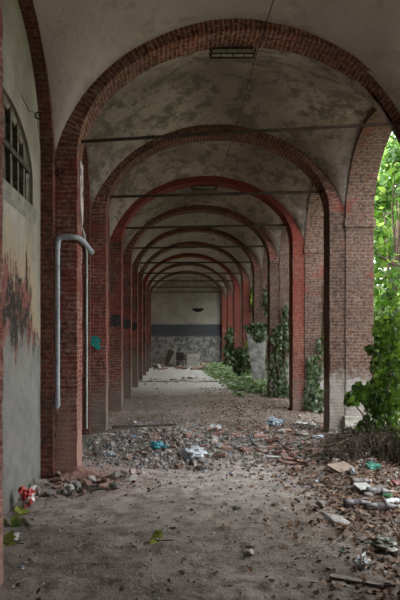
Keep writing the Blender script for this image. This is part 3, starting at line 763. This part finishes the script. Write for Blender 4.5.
# gravel and chips nobody could count
m=MB()
for i in range(17000):
    if i<13000:
        x_=r.uniform(-1.4,2.9); y_=r.uniform(6.6,12.5)
        if r.random()>heap_density(x_,y_)*1.1+.10: continue
    else: x_=r.uniform(-1.5,3.0); y_=r.uniform(2.5,16)
    s=r.uniform(.010,.042)*(1 if i<13000 else .5); p=Vector((x_,y_,H(x_,y_)+s*.2)); k=len(m.v)
    vv=[p+Vector((r.uniform(.6,1)*s*math.cos(a_),r.uniform(.6,1)*s*math.sin(a_),r.uniform(-.2,.2)*s)) for a_ in (0,1.6,3.1,4.7)]+[p+Vector((r.uniform(-.4,.4)*s,r.uniform(-.4,.4)*s,s*r.uniform(.4,.9)))]
    m.v+=[tuple(q) for q in vv]
    for f in ((0,1,4),(1,2,4),(2,3,4),(3,0,4)): m.f.append(tuple(k+j for j in f)); m.uv.append([(0,0)]*3); m.mi.append(0)
tag(m.build('gravel',island_mat('gravel_chips',[(0,(.10,.09,.08)),(.4,(.24,.22,.20)),(.62,(.36,.34,.31)),(.72,(.34,.16,.12)),(.80,(.46,.45,.44)),(.90,(.66,.66,.66)),(.95,(.30,.36,.44)),(1,(.14,.24,.36))],.9)),'fine gravel and plaster chips strewn over the dirt floor','gravel',kind='stuff')

# dry leaf litter: mostly along the right side
def leaf_mesh(seed):
    r=random.Random(seed); m=MB(); b=len(m.v)
    pts=[]
    for a_,b_ in LEAF: pts.append((a_,b_-.5,.12*abs(a_)*r.uniform(.5,2)+.35*(b_-.5)**2*r.uniform(.2,1.6)+r.uniform(-.02,.05)))
    pts.append((0,0,0)); m.v=pts; n=len(LEAF)
    for i in range(n): m.f.append((i,(i+1)%n,n)); m.uv.append([(0,0)]*3); m.mi.append(0)
    o=m.build('fallen_leaf',M['leaf_brown_o']); me=o.data; bpy.data.objects.remove(o); return me
lms=[leaf_mesh(i) for i in range(6)]
r=random.Random(17)
def litter(x,y):
    e=1.55-.05*(y-4)+.25*noise.noise(Vector((x,y,0))*1.2)
    e=min(e,1.7) if y<11 else .9
    return 1/(1+math.exp(-(x-e)*6))*.95+.012
n=0
while n<300:
    y_=3.8+4.2*r.random()**1.3; x_=r.uniform(-1.5,3.3)
    if abs(X(0,y_))<-x_ or x_>X(402,y_)+.05 : continue
    if r.random()>litter(x_,y_): continue
    s=r.uniform(.035,.07)
    put(r.choice(lms),'fallen_leaf',x_,y_,s,'brown dry leaf fallen on the dirt floor','leaf','fallen brown leaves',rot=(r.uniform(-.4,.4),r.uniform(-.4,.4),r.uniform(0,6.3)),r=r); n+=1
m=MB(); n=0
for i in range(60000):
    y_=3.7+16*r.random()**1.5; x_=r.uniform(-1.5,3.6)
    if r.random()>litter(x_,y_)*(.9 if y_<12 else .55): continue
    s=r.uniform(.022,.058); z=H(x_,y_)+r.uniform(.004,.035)
    add_leaf(m,Vector((x_,y_,z)),Vector((0,0,1))+rv(r)*.8,rv(r),s,DIA if y_>9 else LEAF)
tag(m.build('leaf_litter',M['leaf_brown']),'litter of dry brown leaves thick along the right side of the floor','leaf litter',kind='stuff')

# plastic bags and wrappers
def bag_mesh(seed,mat,flat=.45):
    import bmesh
    bm=bmesh.new(); bmesh.ops.create_icosphere(bm,subdivisions=3,radius=.5)
    for v in bm.verts:
        c=v.co.copy(); q=c*2.6+Vector((seed*2.7,0,0))
        f=1+.6*noise.noise(q)+.9*(abs(noise.noise(q*2.2))-.2)+.35*noise.noise(q*5)
        v.co=Vector((c.x*f,c.y*f*.7,c.z*f*flat))
    me=bpy.data.meshes.new('plastic_bag'); bm.to_mesh(me); bm.free(); me.materials.append(mat); return me
P_=lambda n,c,rg=.35,v=.2: simple(n,c,rg,0,v,10,spec=.5)
bags=[(157,452,.34,(.04,.22,.27),'crumpled teal plastic bag left of centre in the rubble'),
 (193,460,.42,(.42,.46,.50),'long pale grey plastic bag before the rubble'),(133,442,.16,(.07,.15,.32),'small blue plastic wrapper in the rubble by the second left pier'),
 (110,455,.2,(.36,.40,.46),'pale blue crumpled sheet in left part of the rubble'),(218,452,.2,(.30,.30,.31),'grey plastic wrapper among the bricks'),
 (215,432,.30,(.42,.44,.47),'white torn bag near the top of the rubble'),(274,426,.38,(.32,.40,.46),'pale blue sheeting right of the rubble near the third pier'),
 (308,428,.32,(.60,.60,.58),'white crumpled plastic near the third right pier'),(318,440,.26,(.44,.48,.54),'pale bag on the litter beside the bramble mound'),
 (374,474,.25,(.04,.20,.14),'bright green crumpled bag by the bottles'),(345,464,.2,(.40,.40,.42),'grey crumpled wrapper below the bramble mound'),
 (337,467,.14,(.60,.60,.60),'small white crushed cup left of the green bag'),(385,552,.30,(.14,.15,.11),'grey green wrapper in the leaves at lower right'),(397,488,.16,(.30,.07,.09),'dark pink wrapper at right edge'),
 (388,498,.16,(.04,.16,.06),'dark green wrapper at the right edge beside the bottles'),(345,555,.10,(.05,.12,.08),'tiny dark green wrapper on the leaves near lower right'),(299,424,.22,(.5,.5,.5),'white scrap left of the third right pier bag'),
 (232,385,.3,(.5,.5,.5),'white scrap on the far floor by the weeds')]
for i,(px,py,s,c,lb) in enumerate(bags):
    x_,y_=G(px,py); put(bag_mesh(i+1,P_('plastic_%d'%i,c)),'plastic_bag',x_,y_,s*.72,lb,'bag',None,rot=(0,0,R.uniform(-.5,.5)),sink=.02)
# crushed white cup lower right
x_,y_=G(362,570); put(bag_mesh(41,P_('white_plastic',(.55,.56,.58)),.7),'crushed_cup',x_,y_,(.12,.11,.11),'small crushed white plastic cup alone at lower right','cup',None,rot=(0,0,.8),sink=.01)
# red and white bag at the foot of the left wall
t_=NT('red_white_wrapper'); k_=t_.ramp(t_.sep(t_.obj(),0),[(.30,0),(.34,1)]); 
k_=t_.ramp(t_.noise(t_.obj(),2.3,1,.5),[(.5,0),(.53,1)]); t_.col(t_.mix(k_,(.42,.05,.045),(.6,.58,.57))); t_.b.inputs['Roughness'].default_value=.4
x_,y_=G(27,508); put(bag_mesh(52,t_.m,.8),'wrapper',max(x_,WL+.12),y_,(.17,.2,.22),'crumpled red and white wrapper at the foot of the left wall','wrapper',None,rot=(.3,.2,1.0),sink=.02)

# bottles
def bottle(px,py,L,rad,rz,col,lb,trans=0,capc=(.6,.6,.6)):
    x_,y_=G(px,py); t=thing('plastic_bottle',lb,'bottle',(0,0,0),'discarded bottles')
    prof=[(0,.55),(.02,.95),(.08,1),(.35,1),(.36,.93),(.55,.93),(.56,1),(.66,1),(.80,.62),(.88,.36),(.95,.34)]
    rad*=.85
    m=MB(); m.tube([(L*(a_-.5),0,0) for a_,_ in prof],[rad*b_ for _,b_ in prof],14)
    mt=simple('bottle_plastic',col,.3,0,.3,12,spec=.5)
    o=m.build('bottle_body',mt,t,smooth=True)
    m=MB(); m.tube([(L*.44,0,0),(L*.50,0,0)],rad*.42,12); m.build('cap',simple('cap_plastic',capc,.4),t)
    m=MB(); m.tube([(L*(-.14),0,0),(L*.05,0,0)],rad*.98,14,False); m.build('paper_label',simple('faded_label',tuple(min(1,c*1.4+.02) for c in col),.7,0,.3),t,smooth=True)
    t.location=(x_,y_,H(x_,y_)+rad*.85); t.rotation_euler=(0,R.uniform(-.05,.05),rz)
bottle(361,488,.24,.045,.1,(.10,.085,.075),'dull brown plastic bottle, farthest back of the bottles at right')
bottle(379,496,.27,.048,-.15,(.16,.15,.15),'grey plastic bottle behind the two front bottles')
bottle(357,508,.27,.050,-.05,(.09,.075,.085),'dark plastic bottle lying left in front row of bottles')
bottle(382,511,.34,.052,-.12,(.075,.065,.065),'long dark bottle lying at right in the front row of bottles')
bottle(352,479,.18,.04,1.3,(.22,.24,.26),'pale clear bottle pointing away beside the green bag')
bottle(393,503,.22,.04,.3,(.40,.42,.42),'whitish bottle at the right edge behind the long dark one')
# flat sheets and boards
def board(name,p0,p1,w,th,mat,lb,cat,lift=0.0,grp=None,tilt=0,seed=0):
    (x0,y0),(x1,y1)=p0,p1; L=math.hypot(x1-x0,y1-y0); m=MB(); m.box(-L/2,L/2,-w/2,w/2,-th/2,th/2,step=.06,amp=.004+.0*seed)
    o=m.build(name,mat); cx,cy=(x0+x1)/2,(y0+y1)/2
    z=max(H(x0,y0),H(x1,y1),H(cx,cy))+th/2+lift
    o.location=(cx,cy,z); o.rotation_euler=(tilt,0,math.atan2(y1-y0,x1-x0)); return tag(o,lb,cat,grp)
board('plank',G(330,579),G(382,588),.055,.018,M['wood_grey'],'thin grey wooden slat lying at the lower right corner','plank')
board('plank',G(332,585),G(346,587),.05,.012,M['wood_grey'],'short piece of slat just below the lower right slat','plank')
board('plank',G(112,430),G(176,427.5),.07,.03,M['wood_dark'],'dark plank lying along the back edge of the rubble','plank',.03)
board('plank',G(80,493),G(103,490),.07,.02,M['wood_dark'],'dark board stub at the foot of the near left pier','plank',.02)
board('plank',G(25,520),G(33,528),.03,.012,M['wood_grey'],'little stick beside the green leaves at lower left','stick',.01)
board('cardboard_sheet',G(357,493),G(370,492),.16,.008,simple('white_card',(.38,.38,.36),.7,0,.15),'white flat sheet lying among the bottles','sheet',.03,tilt=.25)
board('cardboard_sheet',G(333,478),G(350,474),.20,.012,simple('brown_card',(.24,.19,.15),.8,0,.2),'brown cardboard piece left of the bottles','sheet',.03,tilt=.3)
board('cardboard_sheet',G(262,458),G(285,459),.10,.01,simple('pale_card',(.50,.49,.47),.8,0,.2),'pale flat card on the dirt right of the rubble','sheet',.0)
0 and board('cardboard_sheet',G(182,459),G(150,447),.12,.01,simple('tan_card',(.45,.37,.28),.8,0,.2),'tan flat card in front of the teal bag','sheet',.05)
x_,y_=G(318,461); put(bricks[0],'brick',x_,y_,(.2,.2,.42),'dark square brick standing on the litter beside the bramble mound','brick',None,rot=(.05,0,.1))
for px,py,s in ((294,463,.17),(302,466,.13),(288,466,.12)):
    x_,y_=G(px,py); put(bricks[1],'broken_brick',x_,y_,(s,s,s*.8),'broken orange red brick right of the rubble on bare dirt','brick','bricks right of the rubble',rot=(.1,.1,R.uniform(-.5,.5)))
x_,y_=G(240,505); put(stones[2],'stone',*G(237,510),.10,'small pale stone on the open dirt in mid corridor','stone',None)
put(stones[3],'stone',*G(248,556),.0+.09,'flat dark stone on bare dirt near bottom centre','stone',None)
put(stones[1],'stone',*G(320,508),(.16,.12,.12),'grey rounded stone left of the bottles','stone',None)
put(stones[4],'stone',*G(334,522),(.30,.2,.07),'flat grey stone slab below the bottles','stone',None)
# boulders at the foot of the whitewashed pier
put(stones[0],'footing_stone',X(362,9.3),9.3,(.75,.4,.5),'big pale rounded stone at the foot of the whitewashed pier','stone',None,rot=(0,0,.3),sink=.05)
put(stones[5],'footing_stone',X(335,10.0),9.95,(.45,.3,.2),'flat pale stone before the whitewashed pier','stone',None,rot=(0,0,.1),sink=.02)
# rubble at the foot of the near left pier
r=random.Random(31); n=0
while n<100:
    x_=r.uniform(-1.56,-.45); y_=r.uniform(6.1,7.2); 
    if (x_+1.5)*.6+(7.2-y_)*.6>.95: continue
    s=r.choice([.03,.04,.06,.09,.14])
    if not free(x_,y_,s*.35): continue
    put(r.choice(stones+bricks),'rubble_piece',x_,y_,(s*1.2,s,s),'piece of broken brick or mortar at the foot of the piped pier','stone','rubble at the piped pier',r=r,tilt=.4); n+=1
m=MB(); nn=26
m.grid([[(-1.55+.75*i/nn,6.75+.6*j/10,.0+H(-1.55+.75*i/nn,6.75+.6*j/10)-.03+.10*max(0,1-((i/nn-.45)/.5)**2)*(j/10)*(1+.4*noise.noise(Vector((i*.4,j*.4,0))))) for j in range(11)] for i in range(nn+1)],[[(i,j) for j in range(11)] for i in range(nn+1)])
tag(m.build('brick_dust',simple('brick_dust',(.24,.14,.115),.95,0,.5,16),smooth=True),'heap of red brick dust against the near left pier','brick dust',kind='stuff')
# scattered pieces through the rest of the floor
n=0
while n<90:
    y_=r.uniform(3.9,20); x_=r.uniform(-1.4,3.0)
    if x_<X(0,y_): continue
    s=r.choice([.025,.035,.05,.08])*(1 if y_<10 else 1.4)
    if not free(x_,y_,s*.4): continue
    put(r.choice(stones),'pebble',x_,y_,(s*1.2,s,s),'small loose stone on the trodden dirt floor','stone','loose stones on the dirt',r=r); n+=1
n=0
while n<60:
    y_=r.uniform(7.4,10.5); x_=r.uniform(1.4,2.75)
    s=r.choice([.05,.07,.10,.14])
    if not free(x_,y_,s*.4): continue
    put(r.choice(stones+bricks[:2]),'rubble_piece',x_,y_,(s*1.2,s,s),'lump of rubble in the leaves along the right piers','stone','rubble along the right piers',r=r); n+=1
# fresh green leaves
def sprig(px,py,n,size,lb,sd,mat):
    x_,y_=G(px,py); x_=max(x_,WL+.07); r=random.Random(sd); t=thing('green_sprig',lb,'plant',(x_,y_,H(x_,y_)))
    m=MB(); 
    for i in range(n):
        d=rv(r); d.z=abs(d.z)*.5; add_leaf(m,Vector((x_,y_,H(x_,y_)+.02))+d*size*.35,Vector((0,-.5,.8))+rv(r)*.7,Vector((d.x,d.y,.4)),size*r.uniform(.7,1.1),LEAF)
    m.build('leaves',mat,t)
    m=MB(); m.tube([(x_,y_,H(x_,y_)+.006),(x_+size*.8,y_-.02,H(x_,y_)+.02),(x_+size*1.4,y_,H(x_,y_)+.012)],.004,5); m.build('stem',M['bark'],t)
gl=island_mat('fresh_leaf',[(0,(.20,.24,.035)),(.5,(.32,.36,.06)),(1,(.42,.44,.10))],.5,.2)
sprig(157,542,6,.10,'fresh yellow green leaves lying alone on mid floor',1,gl)
sprig(18,515,6,.08,'green leaves by the red and white wrapper',2,gl)
gd=island_mat('green_leaf_dark',[(0,(.05,.09,.02)),(1,(.16,.22,.04))],.5,.2)
sprig(8,526,7,.11,'dark green leaf clump against the left wall',3,gd)
sprig(7,543,7,.10,'bright green leaves at the lower left corner',4,gl)
x_,y_=G(16,540); put(bag_mesh(61,P_('white_scrap',(.5,.5,.52))),'paper_scrap',x_,y_,(.08,.07,.08),'small white scrap beside the lower left green leaves','scrap',None)

# a leaning grey slab by the fifth right pier
t=MB(); 
yb=Y(4)-.45
P0=[Vector((X(264,yb),yb,0)),Vector((X(254,yb),yb,.02)),Vector((X(247,yb)+.02,yb+.25,hz(334,yb))),Vector((X(268,yb),yb+.28,hz(332,yb)))]
mm=MB(); NN=10
for off in (0,.07):
    mm.grid([[ (P0[0].lerp(P0[1],i/6)).lerp(P0[3].lerp(P0[2],i/6),j/NN)+Vector((0,off+.015*noise.noise(Vector((i,j*.7,1))),0)) for j in range(NN+1)] for i in range(7)],[[(i*.1,j*.2) for j in range(NN+1)] for i in range(7)])
for a_,b_ in ((0,1),(1,2),(2,3),(3,0)):
    mm.quad([P0[a_],P0[b_],P0[b_]+Vector((0,.07,0)),P0[a_]+Vector((0,.07,0))])
tag(mm.build('stone_slab',simple('grey_stone',(.20,.195,.19),.95,0,.5,5)),'tall pale grey slab leaning among ivy on the right','slab')

# far end: rubbish against the end wall
def FX(px,y): return X(px,y)
ye=34.0
t=thing('cabinet','white battered cabinet standing before the end wall','cabinet',(FX(193.5,ye),ye,0))
x0,x1=FX(187,ye),FX(199.5,ye); h1=hz(354.5,ye)
m=MB(); m.box(x0,x1,ye,ye+.5,.0,h1,step=.2,amp=.01); m.build('body',M['white_obj'],t)
m=MB(); m.box(x0+.06,x1-.08,ye-.03,ye,.08,h1-.08); m.build('door',simple('grey_cabinet_door',(.42,.42,.38),.6,0,.2),t)
m=MB(); m.box(x0-.03,x1+.03,ye-.05,ye+.55,h1,h1+.05); m.build('top_board',M['concrete'],t)
m=MB(); m.box(x1-.07,x1-.03,ye-.05,ye-.02,.3,.5); m.build('handle',M['iron'],t)
t=thing('broken_chair','dark broken chair tipped over beside the white cabinet','chair',(FX(181,34),34,0))
for (a_,b_) in (((FX(176,34),34,.0),(FX(178,34),34.2,.75)),((FX(184,34),33.8,0),(FX(183,34),34.3,.6)),((FX(177,34),34.5,0),(FX(186,34),34.3,.7))):
    m=MB(); m.tube([a_,b_],.03,6); m.build('leg',M['wood_dark'],t)
m=MB(); m.box(FX(176,34),FX(186,34),33.9,34.35,.42,.48); m.build('seat',M['wood_dark'],t)
m=MB(); m.box(FX(176,34),FX(184,34),34.3,34.36,.48,.85); m.build('backrest',M['wood_dark'],t)
def leanboard(px,w,h,lean,mat,lb,yb=34.6):
    m=MB(); m.box(-w/2,w/2,-.02,.02,0,h,step=.2,amp=.008); o=m.build('board',mat); o.location=(FX(px,yb),yb,.0); o.rotation_euler=(-lean*.4,lean,0); tag(o,lb,'board','boards at the end wall')
leanboard(164,.35,1.1,.45,M['wood_dark'],'dark board leaning right against the end wall, far left')
leanboard(170,.22,1.3,.3,M['concrete'],'tall narrow grey board leaning near the end wall corner',34.8)
leanboard(160,.7,.55,-.15,M['wood_grey'],'low grey board left of the leaning ones at the end wall')
leanboard(207,.5,.4,.2,M['wood_grey'],'low board right of the white cabinet')
r=random.Random(77)
for i in range(55):
    x_=r.uniform(-1.2,2.4); y_=r.uniform(31.2,34.9); s=r.choice([.15,.22,.35,.5])
    if not free(x_,y_,s*.4) or (FX(184,34)<x_<FX(202,34) and y_>33.3): continue
    put(r.choice(stones+bricks),'debris_piece',x_,y_,(s*1.2,s,s*.8),'lump of debris on the floor before the end wall','stone','debris before the end wall',r=r)
for i in range(40):
    x_=r.uniform(-1.2,1.6); y_=r.uniform(21.5,24.5) ; s=r.choice([.08,.12,.2])
    if not free(x_,y_,s*.4): continue
    put(r.choice(stones+bricks),'debris_piece',x_,y_,(s*1.2,s,s*.6),'lump of debris lying across the far bright floor','stone','debris across the far floor',r=r)
# step edge in the far floor
m=MB(); m.box(-1.5,2.3,22.6,22.9,-.1,.035,step=.15,amp=.015); struct(m.build('trim_31',M['concrete']))
# hole and stain in the end wall
m=MB(); cx,cz=FX(198,35.9),hz(309,35.9); pts=[(cx-.36,cz+.05)]+[(cx+.36*math.cos(-PI+PI*i/10),cz+.05+.24*math.sin(-PI+PI*i/10)) for i in range(1,10)]+[(cx+.36,cz+.05)]
m.quad([(p[0],YEND-.012,p[1]) for p in pts],[(0,0)]*len(pts)); m.quad([(p[0],YEND+.02,p[1]) for p in pts][::-1],[(0,0)]*len(pts))
for i in range(len(pts)):
    j=(i+1)%len(pts); m.quad([(pts[i][0],YEND-.012,pts[i][1]),(pts[j][0],YEND-.012,pts[j][1]),(pts[j][0],YEND+.02,pts[j][1]),(pts[i][0],YEND+.02,pts[i][1])])
tag(m.build('wall_hole',M['black']),'dark half round hole high in the end wall','hole')

# ------------------------------------------------------------------ light
w=bpy.data.worlds.new('World'); scene.world=w; w.use_nodes=True
bg=w.node_tree.nodes['Background']; bg.inputs[0].default_value=(.95,.97,1.0,1); bg.inputs[1].default_value=3.2
s=bpy.data.lights.new('sun','SUN'); s.energy=4.0; s.angle=math.radians(4); s.color=(1,.95,.85)
so=bpy.data.objects.new('sun',s); COL.objects.link(so)
so.rotation_euler=Vector((-.70,-.30,.85)).to_track_quat('Z','Y').to_euler()

cam=bpy.data.cameras.new('camera'); co=bpy.data.objects.new('camera',cam); COL.objects.link(co); scene.camera=co
co.location=(0,0,EYE); co.rotation_euler=(PI/2,0,0)
cam.sensor_fit='VERTICAL'; cam.sensor_height=36; cam.sensor_width=24; cam.lens=35; cam.shift_x=28/600; cam.shift_y=38/600
cam.clip_start=.05; cam.clip_end=300
vs=scene.view_settings; vs.view_transform='Standard'; vs.look='None'; vs.gamma=1; vs.use_curve_mapping=False; vs.exposure=1.35
scene.cycles.max_bounces=10; scene.cycles.diffuse_bounces=8
